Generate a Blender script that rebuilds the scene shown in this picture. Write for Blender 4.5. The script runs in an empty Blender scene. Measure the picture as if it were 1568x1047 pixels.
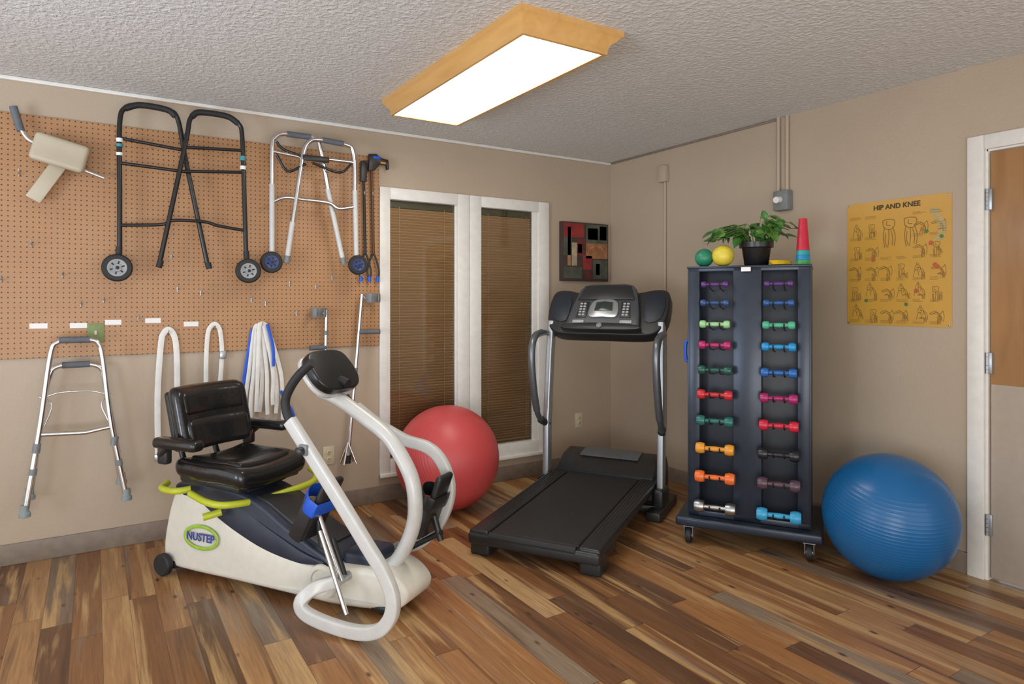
import bpy, bmesh, math, random
from mathutils import Vector, Matrix
random.seed(7)
scene=bpy.context.scene
scene.view_settings.view_transform='Standard'
PI=math.pi
# ------------------------------------------------------------------ materials
def newmat(name):
    m=bpy.data.materials.new(name); m.use_nodes=True
    nt=m.node_tree; return m,nt,nt.nodes['Principled BSDF']
def setsock(nt,sock,v):
    if isinstance(v,bpy.types.NodeSocket): nt.links.new(v,sock)
    else: sock.default_value=v
def node(nt,t,ins=None,**props):
    n=nt.nodes.new(t)
    for k,v in props.items(): setattr(n,k,v)
    if ins:
        for k,v in ins.items(): setsock(nt,n.inputs[k],v)
    return n
def mth(nt,op,a,b=0.0,c=None):
    n=nt.nodes.new('ShaderNodeMath'); n.operation=op
    setsock(nt,n.inputs[0],a); setsock(nt,n.inputs[1],b)
    if c is not None: setsock(nt,n.inputs[2],c)
    return n.outputs[0]
def mixc(nt,f,a,b,bt='MIX'):
    n=nt.nodes.new('ShaderNodeMix'); n.data_type='RGBA'; n.blend_type=bt
    setsock(nt,n.inputs[0],f)
    for s,v in ((6,a),(7,b)):
        if isinstance(v,tuple) and len(v)==3: v=(*v,1)
        setsock(nt,n.inputs[s],v)
    return n.outputs[2]
def ramp(nt,f,stops,interp='LINEAR'):
    n=nt.nodes.new('ShaderNodeValToRGB'); r=n.color_ramp; r.interpolation=interp
    while len(r.elements)<len(stops): r.elements.new(.5)
    for e,(p,c) in zip(r.elements,stops):
        e.position=p; e.color=(*c,1) if len(c)==3 else c
    nt.links.new(f,n.inputs[0]); return n.outputs[0]
def M(name,col,rough=.5,metal=0,var=.06,scale=25,bump=0,bscale=200,coat=0,spec=.5):
    m,nt,b=newmat(name)
    tc=node(nt,'ShaderNodeTexCoord').outputs['Object']
    nz=node(nt,'ShaderNodeTexNoise',{'Vector':tc,'Scale':scale,'Detail':3.0}).outputs[0]
    lo=tuple(c*(1-var*2) for c in col); hi=tuple(min(1,c*(1+var*2)) for c in col)
    c=ramp(nt,nz,[(.3,lo),(.7,hi)])
    nt.links.new(c,b.inputs['Base Color'])
    b.inputs['Roughness'].default_value=rough; b.inputs['Metallic'].default_value=metal
    b.inputs['Coat Weight'].default_value=coat; b.inputs['Specular IOR Level'].default_value=spec
    if bump:
        n2=node(nt,'ShaderNodeTexNoise',{'Vector':tc,'Scale':float(bscale),'Detail':3.0}).outputs[0]
        bp=node(nt,'ShaderNodeBump',{'Height':n2,'Strength':bump,'Distance':.004}).outputs[0]
        nt.links.new(bp,b.inputs['Normal'])
    return m
def wall_mat(name,col,col2):
    m,nt,b=newmat(name)
    tc=node(nt,'ShaderNodeTexCoord').outputs['Object']
    n1=node(nt,'ShaderNodeTexNoise',{'Vector':tc,'Scale':1.6,'Detail':4.0}).outputs[0]
    nt.links.new(ramp(nt,n1,[(.35,col),(.65,col2)]),b.inputs['Base Color'])
    n2=node(nt,'ShaderNodeTexNoise',{'Vector':tc,'Scale':70.0,'Detail':3.0,'Roughness':.6}).outputs[0]
    bp=node(nt,'ShaderNodeBump',{'Height':n2,'Strength':.3,'Distance':.005}).outputs[0]
    nt.links.new(bp,b.inputs['Normal']); b.inputs['Roughness'].default_value=.5
    return m
def ceiling_mat():
    m,nt,b=newmat('popcorn_ceiling')
    tc=node(nt,'ShaderNodeTexCoord').outputs['Object']
    v=node(nt,'ShaderNodeTexNoise',{'Vector':tc,'Scale':46.0,'Detail':3.0,'Roughness':.55,'Distortion':.4}).outputs[0]
    h=ramp(nt,v,[(.40,(0,0,0)),(.64,(1,1,1))])
    bp=node(nt,'ShaderNodeBump',{'Height':h,'Strength':.45,'Distance':.008}).outputs[0]
    nt.links.new(bp,b.inputs['Normal'])
    nt.links.new(ramp(nt,v,[(.35,(.64,.645,.63)),(.65,(.73,.735,.72))]),b.inputs['Base Color'])
    b.inputs['Roughness'].default_value=.8
    return m
def floor_mat():
    m,nt,b=newmat('floor_planks')
    tc=node(nt,'ShaderNodeTexCoord').outputs['Object']
    s=node(nt,'ShaderNodeSeparateXYZ',{0:tc}); X,Y=s.outputs[0],s.outputs[1]
    xs=mth(nt,'DIVIDE',X,.104); row=mth(nt,'FLOOR',xs); fx=mth(nt,'FRACT',xs)
    rn=node(nt,'ShaderNodeTexWhiteNoise',{'W':row},noise_dimensions='1D').outputs[0]
    ys=mth(nt,'ADD',mth(nt,'DIVIDE',Y,1.05),mth(nt,'MULTIPLY',rn,7.3))
    col=mth(nt,'FLOOR',ys); fy=mth(nt,'FRACT',ys)
    idv=node(nt,'ShaderNodeCombineXYZ',{0:row,1:col}).outputs[0]
    r1=node(nt,'ShaderNodeTexWhiteNoise',{'Vector':idv},noise_dimensions='3D').outputs[0]
    base=ramp(nt,r1,[(0,(.25,.112,.043)),(.15,(.36,.175,.067)),(.28,(.16,.078,.036)),(.40,(.43,.235,.098)),(.50,(.27,.125,.048)),(.60,(.235,.165,.11)),(.70,(.38,.18,.065)),(.80,(.29,.215,.145)),(.88,(.20,.092,.038)),(.94,(.55,.35,.165))],'CONSTANT')
    off=mth(nt,'MULTIPLY',r1,37.0)
    gv=node(nt,'ShaderNodeCombineXYZ',{0:mth(nt,'MULTIPLY',X,13.0),1:mth(nt,'MULTIPLY',Y,.75),2:off}).outputs[0]
    g1=node(nt,'ShaderNodeTexNoise',{'Vector':gv,'Scale':1.0,'Detail':4.0,'Roughness':.55,'Distortion':.5}).outputs[0]
    c=mixc(nt,ramp(nt,g1,[(.54,(0,0,0)),(.63,(.85,.85,.85))]),base,(.58,.37,.165))
    c=mixc(nt,ramp(nt,g1,[(.32,(.8,.8,.8)),(.44,(0,0,0))]),c,(.10,.047,.024))
    gp=node(nt,'ShaderNodeTexNoise',{'Vector':gv,'Scale':1.7,'Detail':2.0}).outputs[0]
    c=mixc(nt,ramp(nt,gp,[(.60,(0,0,0)),(.72,(.5,.5,.5))]),c,(.27,.24,.20))
    gv2=node(nt,'ShaderNodeCombineXYZ',{0:mth(nt,'MULTIPLY',X,150.0),1:mth(nt,'MULTIPLY',Y,6.0),2:off}).outputs[0]
    g2=node(nt,'ShaderNodeTexNoise',{'Vector':gv2,'Scale':1.0,'Detail':3.0,'Roughness':.6}).outputs[0]
    c=mixc(nt,1.0,c,ramp(nt,g2,[(.3,(.74,.71,.68)),(.7,(1.12,1.1,1.08))]),'MULTIPLY')
    kv=node(nt,'ShaderNodeCombineXYZ',{0:mth(nt,'MULTIPLY',X,11.0),1:mth(nt,'MULTIPLY',Y,5.0),2:off}).outputs[0]
    kn=node(nt,'ShaderNodeTexVoronoi',{'Vector':kv,'Scale':1.0}).outputs[0]
    c=mixc(nt,ramp(nt,kn,[(.05,(.9,.9,.9)),(.13,(0,0,0))]),c,(.06,.026,.012))
    gap=mth(nt,'MAXIMUM',mth(nt,'LESS_THAN',fx,.018),mth(nt,'LESS_THAN',fy,.003))
    c=mixc(nt,mth(nt,'MULTIPLY',gap,.65),c,(.05,.022,.01))
    nt.links.new(c,b.inputs['Base Color'])
    nt.links.new(ramp(nt,g2,[(.2,(.30,.30,.30)),(.8,(.42,.42,.42))]),b.inputs['Roughness'])
    bp=node(nt,'ShaderNodeBump',{'Height':mth(nt,'SUBTRACT',g2,mth(nt,'MULTIPLY',gap,2.0)),'Strength':.15,'Distance':.002}).outputs[0]
    nt.links.new(bp,b.inputs['Normal'])
    return m
def pegboard_mat():
    m,nt,b=newmat('pegboard_hardboard')
    tc=node(nt,'ShaderNodeTexCoord').outputs['Object']
    s=node(nt,'ShaderNodeSeparateXYZ',{0:tc}); X,Z=s.outputs[0],s.outputs[2]
    def d(v):
        return mth(nt,'MULTIPLY',mth(nt,'SUBTRACT',mth(nt,'FRACT',mth(nt,'DIVIDE',v,.0254)),.5),.0254)
    dx,dz=d(X),d(Z)
    r=mth(nt,'SQRT',mth(nt,'ADD',mth(nt,'MULTIPLY',dx,dx),mth(nt,'MULTIPLY',dz,dz)))
    hole=mth(nt,'LESS_THAN',r,.0036)
    n1=node(nt,'ShaderNodeTexNoise',{'Vector':tc,'Scale':3.0,'Detail':3.0}).outputs[0]
    base=ramp(nt,n1,[(.3,(.40,.205,.090)),(.7,(.46,.245,.112))])
    nt.links.new(mixc(nt,hole,base,(.05,.025,.012)),b.inputs['Base Color'])
    b.inputs['Roughness'].default_value=.42
    return m
def wood_mat(name,a,bcol,axis=2,rough=.35,sc0=26.0):
    m,nt,b=newmat(name)
    tc=node(nt,'ShaderNodeTexCoord').outputs['Object']
    sc=[sc0]*3; sc[axis]=2.2
    mp=node(nt,'ShaderNodeMapping',{'Vector':tc,'Scale':tuple(sc)}).outputs[0]
    n=node(nt,'ShaderNodeTexNoise',{'Vector':mp,'Scale':1.0,'Detail':5.0,'Distortion':.8}).outputs[0]
    nt.links.new(ramp(nt,n,[(.3,a),(.7,bcol)]),b.inputs['Base Color'])
    b.inputs['Roughness'].default_value=rough
    return m
def ball_mat(name,col,rough):
    m,nt,b=newmat(name)
    tc=node(nt,'ShaderNodeTexCoord').outputs['Object']
    n=node(nt,'ShaderNodeTexNoise',{'Vector':tc,'Scale':4.0,'Detail':2.0}).outputs[0]
    nt.links.new(ramp(nt,n,[(.3,tuple(c*.9 for c in col)),(.7,col)]),b.inputs['Base Color'])
    s=node(nt,'ShaderNodeSeparateXYZ',{0:tc})
    w=mth(nt,'SINE',mth(nt,'MULTIPLY',s.outputs[2],200.0))
    band=mth(nt,'LESS_THAN',mth(nt,'ABSOLUTE',s.outputs[2]),.20)
    h=mth(nt,'MULTIPLY',mth(nt,'POWER',mth(nt,'ABSOLUTE',w),6.0),band)
    bp=node(nt,'ShaderNodeBump',{'Height':h,'Strength':.25,'Distance':.003}).outputs[0]
    nt.links.new(bp,b.inputs['Normal']); b.inputs['Roughness'].default_value=rough
    return m
def emis(name,col,st):
    m,nt,b=newmat(name); b.inputs['Base Color'].default_value=(*col,1)
    b.inputs['Emission Color'].default_value=(*col,1); b.inputs['Emission Strength'].default_value=st
    return m
def glass_mat():
    m=bpy.data.materials.new('window_glass'); m.use_nodes=True; nt=m.node_tree; nt.nodes.clear()
    o=nt.nodes.new('ShaderNodeOutputMaterial'); t=node(nt,'ShaderNodeBsdfTransparent',{0:(.93,.92,.88,1)})
    g=node(nt,'ShaderNodeBsdfGlossy',{'Roughness':.02}); f=node(nt,'ShaderNodeFresnel',{'IOR':1.5})
    mx=nt.nodes.new('ShaderNodeMixShader'); nt.links.new(f.outputs[0],mx.inputs[0])
    nt.links.new(t.outputs[0],mx.inputs[1]); nt.links.new(g.outputs[0],mx.inputs[2]); nt.links.new(mx.outputs[0],o.inputs[0])
    return m
mWall=wall_mat('wall_paint_taupe',(.455,.362,.268),(.48,.385,.287))
mCeil=ceiling_mat(); mFloor=floor_mat(); mPeg=pegboard_mat()
mTrim=M('white_trim_paint',(.80,.78,.73),.35,var=.02)
mBase=M('taupe_baseboard_vinyl',(.23,.18,.14),.5)
mOak=wood_mat('oak_light_frame',(.60,.33,.10),(.70,.41,.145),1,.3,18.0)
mDoor=wood_mat('door_veneer',(.33,.17,.068),(.42,.225,.095),2,.3,14.0)
mKick=M('door_kick_panel',(.44,.37,.30),.45,var=.02)
mLamp=emis('lamp_diffuser',(1,.95,.87),9.5)
mGlass=glass_mat()
mBlind=wood_mat('blind_slats_wood',(.60,.38,.205),(.70,.46,.26),0,.5)
mHead=M('blind_headrail',(.10,.10,.06),.5)
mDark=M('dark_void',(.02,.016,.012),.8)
mBlk=M('black_plastic',(.020,.020,.021),.38,bump=.1,bscale=300)
mBlkM=M('black_powder_coat',(.012,.012,.013),.28)
mRub=M('black_rubber',(.016,.016,.017),.6,bump=.2)
mVin=M('black_vinyl',(.010,.010,.011),.24,bump=.25,bscale=60,coat=.25)
mChr=M('aluminium_tube',(.72,.73,.74),.22,1,var=.03)
mSil=M('silver_paint',(.42,.44,.46),.32,.7,var=.03)
mGun=M('gunmetal_paint',(.17,.185,.20),.3,.6,var=.03)
mPanel=M('console_panel_grey',(.055,.06,.066),.35,var=.03)
mWht=M('grey_white_powder_coat',(.58,.58,.56),.3,var=.02,coat=.2)
mShell=M('offwhite_shell',(.70,.67,.58),.35,var=.02)
mNavy=M('navy_shell',(.022,.028,.048),.4)
mLime=M('lime_plastic',(.50,.55,.03),.35,var=.03)
mBlueStrap=M('blue_strap',(.015,.10,.62),.5)
mGry=M('grey_plastic',(.20,.21,.215),.45)
mGripG=M('grey_foam_grip',(.12,.135,.155),.65,bump=.3)
mBeige=M('beige_vinyl',(.50,.44,.32),.4,scale=6,var=.03)
mWeb=M('white_webbing',(.80,.79,.75),.8,bump=.15,var=.03)
mLab=M('white_label',(.85,.85,.83),.5,var=.01)
mIvory=M('ivory_outlet',(.62,.54,.38),.35,var=.01)
mRack=M('slate_rack_steel',(.026,.036,.056),.30,.3,var=.04)
mRackD=M('slate_rack_recess',(.014,.019,.030),.45)
mPost=M('yellow_poster_paper',(.60,.335,.055),.22,var=.03,scale=3,coat=.3)
mInk=M('brown_ink',(.24,.12,.02),.5)
mInkD=M('dark_ink',(.05,.035,.01),.5)
# ------------------------------------------------------------------ geometry helpers
def link(o,parent=None):
    scene.collection.objects.link(o)
    if parent: o.parent=parent
    return o
def empty(name,loc=(0,0,0),rz=0,rot=None,parent=None):
    o=bpy.data.objects.new(name,None); o.empty_display_size=.1; link(o,parent)
    o.location=loc; o.rotation_euler=rot if rot else (0,0,rz); return o
def fin(name,bm,mat,parent=None,smooth=35,loc=None,rot=None):
    bmesh.ops.recalc_face_normals(bm,faces=bm.faces[:])
    me=bpy.data.meshes.new(name); bm.to_mesh(me); bm.free()
    for m in (mat if isinstance(mat,(list,tuple)) else [mat]): me.materials.append(m)
    if smooth:
        me.polygons.foreach_set('use_smooth',[True]*len(me.polygons)); me.set_sharp_from_angle(angle=math.radians(smooth))
    o=bpy.data.objects.new(name,me); link(o,parent)
    if loc: o.location=loc
    if rot: o.rotation_euler=rot
    return o
def addbox(bm,x0,x1,y0,y1,z0,z1,bev=0,seg=2,cuts=0,fn=None,mi=0):
    b2=bmesh.new(); bmesh.ops.create_cube(b2,size=1)
    for v in b2.verts:
        v.co=Vector((x0+(v.co.x+.5)*(x1-x0),y0+(v.co.y+.5)*(y1-y0),z0+(v.co.z+.5)*(z1-z0)))
    if bev: bmesh.ops.bevel(b2,geom=b2.edges[:],offset=bev,segments=seg,profile=.5,affect='EDGES')
    if cuts: bmesh.ops.subdivide_edges(b2,edges=[e for e in b2.edges if e.calc_length()>bev*1.5],cuts=cuts,use_grid_fill=True)
    if fn:
        for v in b2.verts: v.co=Vector(fn(*v.co))
    for f in b2.faces: f.material_index=mi
    me=bpy.data.meshes.new('t'); b2.to_mesh(me); b2.free(); bm.from_mesh(me); bpy.data.meshes.remove(me)
def box(name,x0,x1,y0,y1,z0,z1,mat,parent=None,bev=0,seg=2,cuts=0,fn=None,loc=None,rot=None):
    bm=bmesh.new(); addbox(bm,x0,x1,y0,y1,z0,z1,bev,seg,cuts,fn); return fin(name,bm,mat,parent,35 if bev else 0,loc,rot)
def fillet(pts,rad,k=6):
    pts=[Vector(p) for p in pts]; out=[pts[0]]
    for i in range(1,len(pts)-1):
        a,b,c=pts[i-1],pts[i],pts[i+1]
        r=min(rad,(a-b).length*.48,(c-b).length*.48)
        p=b+(a-b).normalized()*r; q=b+(c-b).normalized()*r
        for j in range(k+1):
            t=j/k; out.append(p*(1-t)**2+b*2*t*(1-t)+q*t*t)
    out.append(pts[-1]); return out
def smoothp(pts,k=8):
    pts=[Vector(p) for p in pts]; P=[pts[0]*2-pts[1]]+pts+[pts[-1]*2-pts[-2]]; out=[]
    for i in range(1,len(P)-2):
        for j in range(k):
            t=j/k; a,b,c,d=P[i-1],P[i],P[i+1],P[i+2]
            out.append(.5*((2*b)+(-a+c)*t+(2*a-5*b+4*c-d)*t*t+(-a+3*b-3*c+d)*t**3))
    out.append(pts[-1]); return out
def addtube(bm,pts,r,n=10,ref=None,ry=None,closed=False,mi=0,square=False):
    pts=[Vector(p) for p in pts]; m=len(pts); rings=[]; nrm=None
    for i,p in enumerate(pts):
        if closed: t=pts[(i+1)%m]-pts[i-1]
        else: t=pts[min(i+1,m-1)]-pts[max(i-1,0)]
        if t.length<1e-9: t=Vector((0,0,1))
        t.normalize()
        if ref is not None:
            bvec=t.cross(Vector(ref)); 
            if bvec.length<1e-4: bvec=Vector((1,0,0)).cross(t)
            bvec.normalize(); nn=bvec.cross(t).normalized()
        else:
            if nrm is None:
                a=Vector((0,0,1)) if abs(t.z)<.9 else Vector((1,0,0)); nn=(a-t*a.dot(t)).normalized()
            else: nn=(nrm-t*nrm.dot(t)).normalized()
            bvec=t.cross(nn)
        nrm=nn
        rr=r[i] if isinstance(r,(list,tuple)) else r
        r2=(ry[i] if isinstance(ry,(list,tuple)) else ry) if ry is not None else rr
        ring=[]
        for j in range(n):
            a=2*PI*j/n+(PI/n if square else 0)
            ca,sa=math.cos(a),math.sin(a)
            if square:
                ca=math.copysign(abs(ca)**.35,ca); sa=math.copysign(abs(sa)**.35,sa)
            ring.append(bm.verts.new(p+bvec*ca*rr+nn*sa*r2))
        rings.append(ring)
    rng=range(m if closed else m-1)
    for i in rng:
        A,B=rings[i],rings[(i+1)%m]
        for j in range(n):
            f=bm.faces.new((A[j],A[(j+1)%n],B[(j+1)%n],B[j])); f.material_index=mi
    if not closed:
        f=bm.faces.new(rings[0][::-1]); f.material_index=mi
        f=bm.faces.new(rings[-1]); f.material_index=mi
def tube(name,pts,r,mat,parent=None,n=12,ref=None,ry=None,closed=False,square=False):
    bm=bmesh.new(); addtube(bm,pts,r,n,ref,ry,closed,0,square); return fin(name,bm,mat,parent,50)
def tubes(name,lst,r,mat,parent=None,n=10):
    bm=bmesh.new()
    for p in lst: addtube(bm,p,r,n)
    return fin(name,bm,mat,parent,50)
def addlathe(bm,prof,axis='z',c=(0,0,0),n=28,mi=0):
    c=Vector(c); rings=[]
    for r,h in prof:
        ring=[]
        for j in range(n):
            a=2*PI*j/n; u,v=r*math.cos(a),r*math.sin(a)
            if axis=='z': p=Vector((u,v,h))
            elif axis=='y': p=Vector((u,h,v))
            else: p=Vector((h,u,v))
            ring.append(bm.verts.new(c+p))
        rings.append(ring)
    for A,B in zip(rings,rings[1:]):
        for j in range(n):
            f=bm.faces.new((A[j],A[(j+1)%n],B[(j+1)%n],B[j])); f.material_index=mi
    for ring in (rings[0],rings[-1]):
        f=bm.faces.new(ring); f.material_index=mi
def lathe(name,prof,mat,parent=None,axis='z',c=(0,0,0),n=28,rot=None,loc=None):
    bm=bmesh.new(); addlathe(bm,prof,axis,c,n); return fin(name,bm,mat,parent,40,loc,rot)
def dedupe(poly):
    out=[]
    for p in poly:
        if not out or (abs(p[0]-out[-1][0])+abs(p[1]-out[-1][1]))>1e-5: out.append(p)
    if abs(out[0][0]-out[-1][0])+abs(out[0][1]-out[-1][1])<1e-5: out.pop()
    return out
def prism(name,poly,y0,y1,mat,parent=None,bev=0,seg=2,fn=None,loc=None,rot=None):
    poly=dedupe(poly)
    bm=bmesh.new(); vs=[bm.verts.new((x,y0,z)) for x,z in poly]; f=bm.faces.new(vs)
    r=bmesh.ops.extrude_face_region(bm,geom=[f])
    for v in r['geom']:
        if isinstance(v,bmesh.types.BMVert): v.co.y=y1
    bmesh.ops.recalc_face_normals(bm,faces=bm.faces[:])
    if bev:
        es=[e for e in bm.edges if abs(e.verts[0].co.y-e.verts[1].co.y)<1e-6]
        bmesh.ops.bevel(bm,geom=es,offset=bev,segments=seg,profile=.5,affect='EDGES')
    if fn:
        for v in bm.verts: v.co=Vector(fn(*v.co))
    return fin(name,bm,mat,parent,35,loc,rot)
def smooth2(poly,k=5):
    poly=dedupe(poly)
    P=[(Vector((p[0],p[1],0))) for p in poly]; n=len(P); out=[]
    for i in range(n):
        a,b,c,d=P[i-1],P[i],P[(i+1)%n],P[(i+2)%n]
        for j in range(k):
            t=j/k; q=.5*((2*b)+(-a+c)*t+(2*a-5*b+4*c-d)*t*t+(-a+3*b-3*c+d)*t**3)
            out.append((q.x,q.y))
    return out
def text(name,body,size,mat,parent,loc,rot,ext=.001,bold=.0):
    c=bpy.data.curves.new(name,'FONT'); c.body=body; c.size=size; c.extrude=ext; c.align_x='CENTER'; c.align_y='CENTER'; c.offset=bold
    c.materials.append(mat); o=bpy.data.objects.new(name,c); link(o,parent); o.location=loc; o.rotation_euler=rot; return o
def sphere(name,r,mat,loc,parent=None,rot=None,sc=(1,1,1),seg=48):
    bm=bmesh.new(); bmesh.ops.create_uvsphere(bm,u_segments=seg,v_segments=seg//2,radius=r)
    for v in bm.verts: v.co=Vector((v.co.x*sc[0],v.co.y*sc[1],v.co.z*sc[2]))
    return fin(name,bm,mat,parent,180,loc,rot)
# ------------------------------------------------------------------ room shell
H=2.44; XL,YF=-6.2,-6.2
bm=bmesh.new(); addbox(bm,XL,.12,YF,.12,-.1,0); fin('floor',bm,mFloor,None,0)
box('ceiling',XL,.12,YF,.12,H,H+.08,mCeil)
bm=bmesh.new()
wx=[(-1.925,-1.40),(-1.235,-.715)]; wz=(.26,2.0)
addbox(bm,XL,wx[0][0],0,.12,0,H); addbox(bm,wx[1][1],.12,0,.12,0,H); addbox(bm,wx[0][1],wx[1][0],0,.12,wz[0],wz[1])
addbox(bm,wx[0][0],wx[1][1],0,.12,wz[1],H); addbox(bm,wx[0][0],wx[1][1],0,.12,0,wz[0]); fin('wall_back',bm,mWall,None,0)
bm=bmesh.new(); addbox(bm,0,.12,-2.68,0,0,H); addbox(bm,0,.12,YF,-3.50,0,H); addbox(bm,0,.12,-3.50,-2.68,2.035,H); fin('wall_right',bm,mWall,None,0)
box('baseboard_back',XL,0,-.012,0,0,.105,mBase,bev=.004)
bm=bmesh.new(); addbox(bm,-.012,0,-2.612,0,0,.105,.004); fin('baseboard_right',bm,mBase)
box('trim_1',XL,-.0,-.016,0,H-.022,H-.001,mTrim,bev=.005)
box('trim_2',-.012,0,-1.56,0,H-.014,H-.001,mBase,bev=.003)
# windows
for i,(a,b) in enumerate(wx):
    w=empty('window_%d'%(i+1),(0,0,0))
    bm=bmesh.new()
    o0=a-.06; o1=b+.085
    if i==0: o1=-1.320
    else: o0=-1.316
    addbox(bm,o0,a+.012,-.022,.0,.16,2.065,.004); addbox(bm,b-.012,o1,-.022,0,.16,2.065,.004)
    addbox(bm,a+.012,b-.012,-.022,0,wz[1]-.012,2.065,.004); addbox(bm,a+.012,b-.012,-.022,0,.16,wz[0]+.012,.004)
    addbox(bm,a,a+.012,0,.10,wz[0],wz[1]); addbox(bm,b-.012,b,0,.10,wz[0],wz[1])
    addbox(bm,a,b,0,.10,wz[1]-.012,wz[1]); addbox(bm,a,b,0,.10,wz[0],wz[0]+.012)
    addbox(bm,b-.05,b-.012,.002,.03,wz[0],wz[1],.003) if i==1 else addbox(bm,b-.02,b-.012,.002,.03,wz[0],wz[1],.002)
    addbox(bm,o0-.0,o1,-.034,0,.16,.185,.005)
    fin('casing',bm,mTrim,w)
    box('glass_pane',a+.012,b-.012,.018,.022,wz[0]+.012,wz[1]-.012,mGlass,w)
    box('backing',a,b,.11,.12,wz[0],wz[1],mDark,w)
    bl=bmesh.new()
    z=wz[0]+.03
    while z<wz[1]-.06:
        addbox(bl,a+.016,b-.016 if i==0 else b-.053,.030,.052,z,z+.0026,0,fn=lambda x,y,zz,z0=z:(x,y,zz-(y-.041)*.92)); z+=.0190
    for f in (.18,.82):
        xx=a+(b-a)*f; addbox(bl,xx-.0015,xx+.0015,.025,.028,wz[0]+.03,wz[1]-.05)
    fin('blind',bl,mBlind,w,0)
    box('blind_headrail',a+.016,b-.016,.026,.06,wz[1]-.06,wz[1]-.014,mHead,w,bev=.003)
# door
d=empty('door_1',(0,0,0))
bm=bmesh.new(); addbox(bm,-.018,.0,-2.684,-2.612,0,2.10,.005); addbox(bm,-.018,0,-3.57,-3.49,0,2.10,.005); addbox(bm,-.018,0,-3.49,-2.684,2.03,2.10,.005)
addbox(bm,0,.12,-2.695,-2.68,0,2.035); addbox(bm,0,.12,-3.50,-3.485,0,2.035); addbox(bm,0,.12,-3.49,-2.69,2.022,2.035)
fin('door_casing',bm,mTrim,d)
box('door_slab',.012,.05,-3.482,-2.70,.012,2.018,mDoor,d,bev=.002)
box('kick_panel',.008,.012,-3.478,-2.704,.015,.925,mKick,d,bev=.001)
bm=bmesh.new()
for z in (1.795,1.024,.262):
    addbox(bm,-.004,.014,-2.712,-2.668,z-.05,z+.05,.002)
    for k in range(5): addlathe(bm,[(.0065,z-.05+k*.02+.001),(.0065,z-.05+k*.02+.019)],'z',(-.009,-2.694,0),10)
fin('hinges',bm,mSil,d)
# ------------------------------------------------------------------ ceiling fixture
lf=empty('ceiling_light',(0,0,0))
def rectring(bm,x0,x1,y0,y1,z): return [bm.verts.new(p) for p in ((x0,y0,z),(x1,y0,z),(x1,y1,z),(x0,y1,z))]
bm=bmesh.new()
X0,X1,Y0,Y1=-2.205,-1.69,-2.045,-.62
xi0,xi1,yi0,yi1=-2.165,-1.775,-2.0,-.70
def lerp(a,b,t): return a+(b-a)*t
rings=[]
for t,z in ((0,H),(0,H-.022),(.12,H-.026),(.30,H-.040),(.62,H-.060),(.72,H-.078),(.74,H-.098),(1.0,H-.100),(1.04,H-.085)):
    rings.append(rectring(bm,lerp(X0,xi0,t),lerp(X1,xi1,t),lerp(Y0,yi0,t),lerp(Y1,yi1,t),z))
for A,B in zip(rings,rings[1:]):
    for j in range(4): bm.faces.new((A[j],A[(j+1)%4],B[(j+1)%4],B[j]))
fin('oak_frame',bm,mOak,lf,25)
box('diffuser',xi0-.002,xi1+.002,yi0-.002,yi1+.002,H-.095,H-.088,mLamp,lf)
# ------------------------------------------------------------------ pegboard, labels
bm=bmesh.new(); addbox(bm,-6.0,-1.988,-.014,-.0005,1.027,2.255,.0015,1); fin('pegboard',bm,mPeg,None,20)
for x,z in ((-3.80,1.19),(-3.631,1.189),(-3.476,1.203),(-3.289,1.209),(-3.10,1.187)):
    bm=bmesh.new(); addbox(bm,x-.038,x+.038,-.017,-.014,z-.0135,z+.0135,.001,1); fin('name_label',bm,mLab)
pl=empty('wall_switch_plate',(-3.555,-.014,1.15)); box('plate',-.038,.038,-.006,0,-.052,.048,M('green_plate',(.20,.26,.09),.4),pl,bev=.002); box('toggle',-.006,.006,-.016,-.004,-.012,.012,mIvory,pl,bev=.002)
hk=bmesh.new()
for x,z in ((-3.83,1.60),(-3.70,1.45),(-3.62,1.30),(-3.52,1.32),(-3.20,1.56),(-3.17,1.38),(-3.05,1.36),(-2.78,1.32),(-2.70,1.30),(-2.52,1.24),(-2.56,1.42),(-2.40,1.40),(-3.36,1.22),(-3.95,1.42),(-2.30,1.46),(-3.88,1.95)):
    addtube(hk,fillet([(x,-.0145,z),(x,-.05,z),(x,-.055,z+.022)],.012,4),.0022,6); addtube(hk,[(x,-.0175,z-.012),(x,-.0175,z+.014)],.003,6)
fin('pegboard_hooks',hk,mSil)
def outlet(loc,rz):
    e=empty('wall_outlet',loc,rz)
    box('plate',-.036,.036,-.006,0,-.058,.058,mIvory,e,bev=.003)
    bm=bmesh.new()
    for s in (-1,1):
        addlathe(bm,[(.015,0),(.015,-.009),(.013,-.010)],'y',(0,0,s*.021),20,0)
        for q in (-.005,.005): addbox(bm,q-.0012,q+.0012,-.0115,-.009,s*.021-.004,s*.021+.005,0,mi=1)
    fin('sockets',bm,[mIvory,mDark],e)
outlet((-2.316,0,.347),0); outlet((-.330,0,.378),0); outlet((0,-.586,.314),PI/2*-1)
c1=empty('electrical_conduit',(0,0,0))
tubes('pipes',[[(-.014,-1.575,1.97),(-.014,-1.575,H)],[(-.014,-1.635,1.95),(-.014,-1.635,H)]],.011,mWall,c1)
box('junction_box',-.055,0,-1.665,-1.565,1.865,1.985,mGry,c1,bev=.006)
tube('plug_head',[(-.055,-1.612,1.93),(-.09,-1.612,1.925)],.02,mLab,c1)
c2=empty('electrical_conduit',(0,0,0))
box('junction_box',-.045,0,-.650,-.575,2.19,2.31,mWall,c2,bev=.006)
tube('pipe',[(-.009,-.617,.37),(-.009,-.617,2.19)],.009,mWall,c2)
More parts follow.
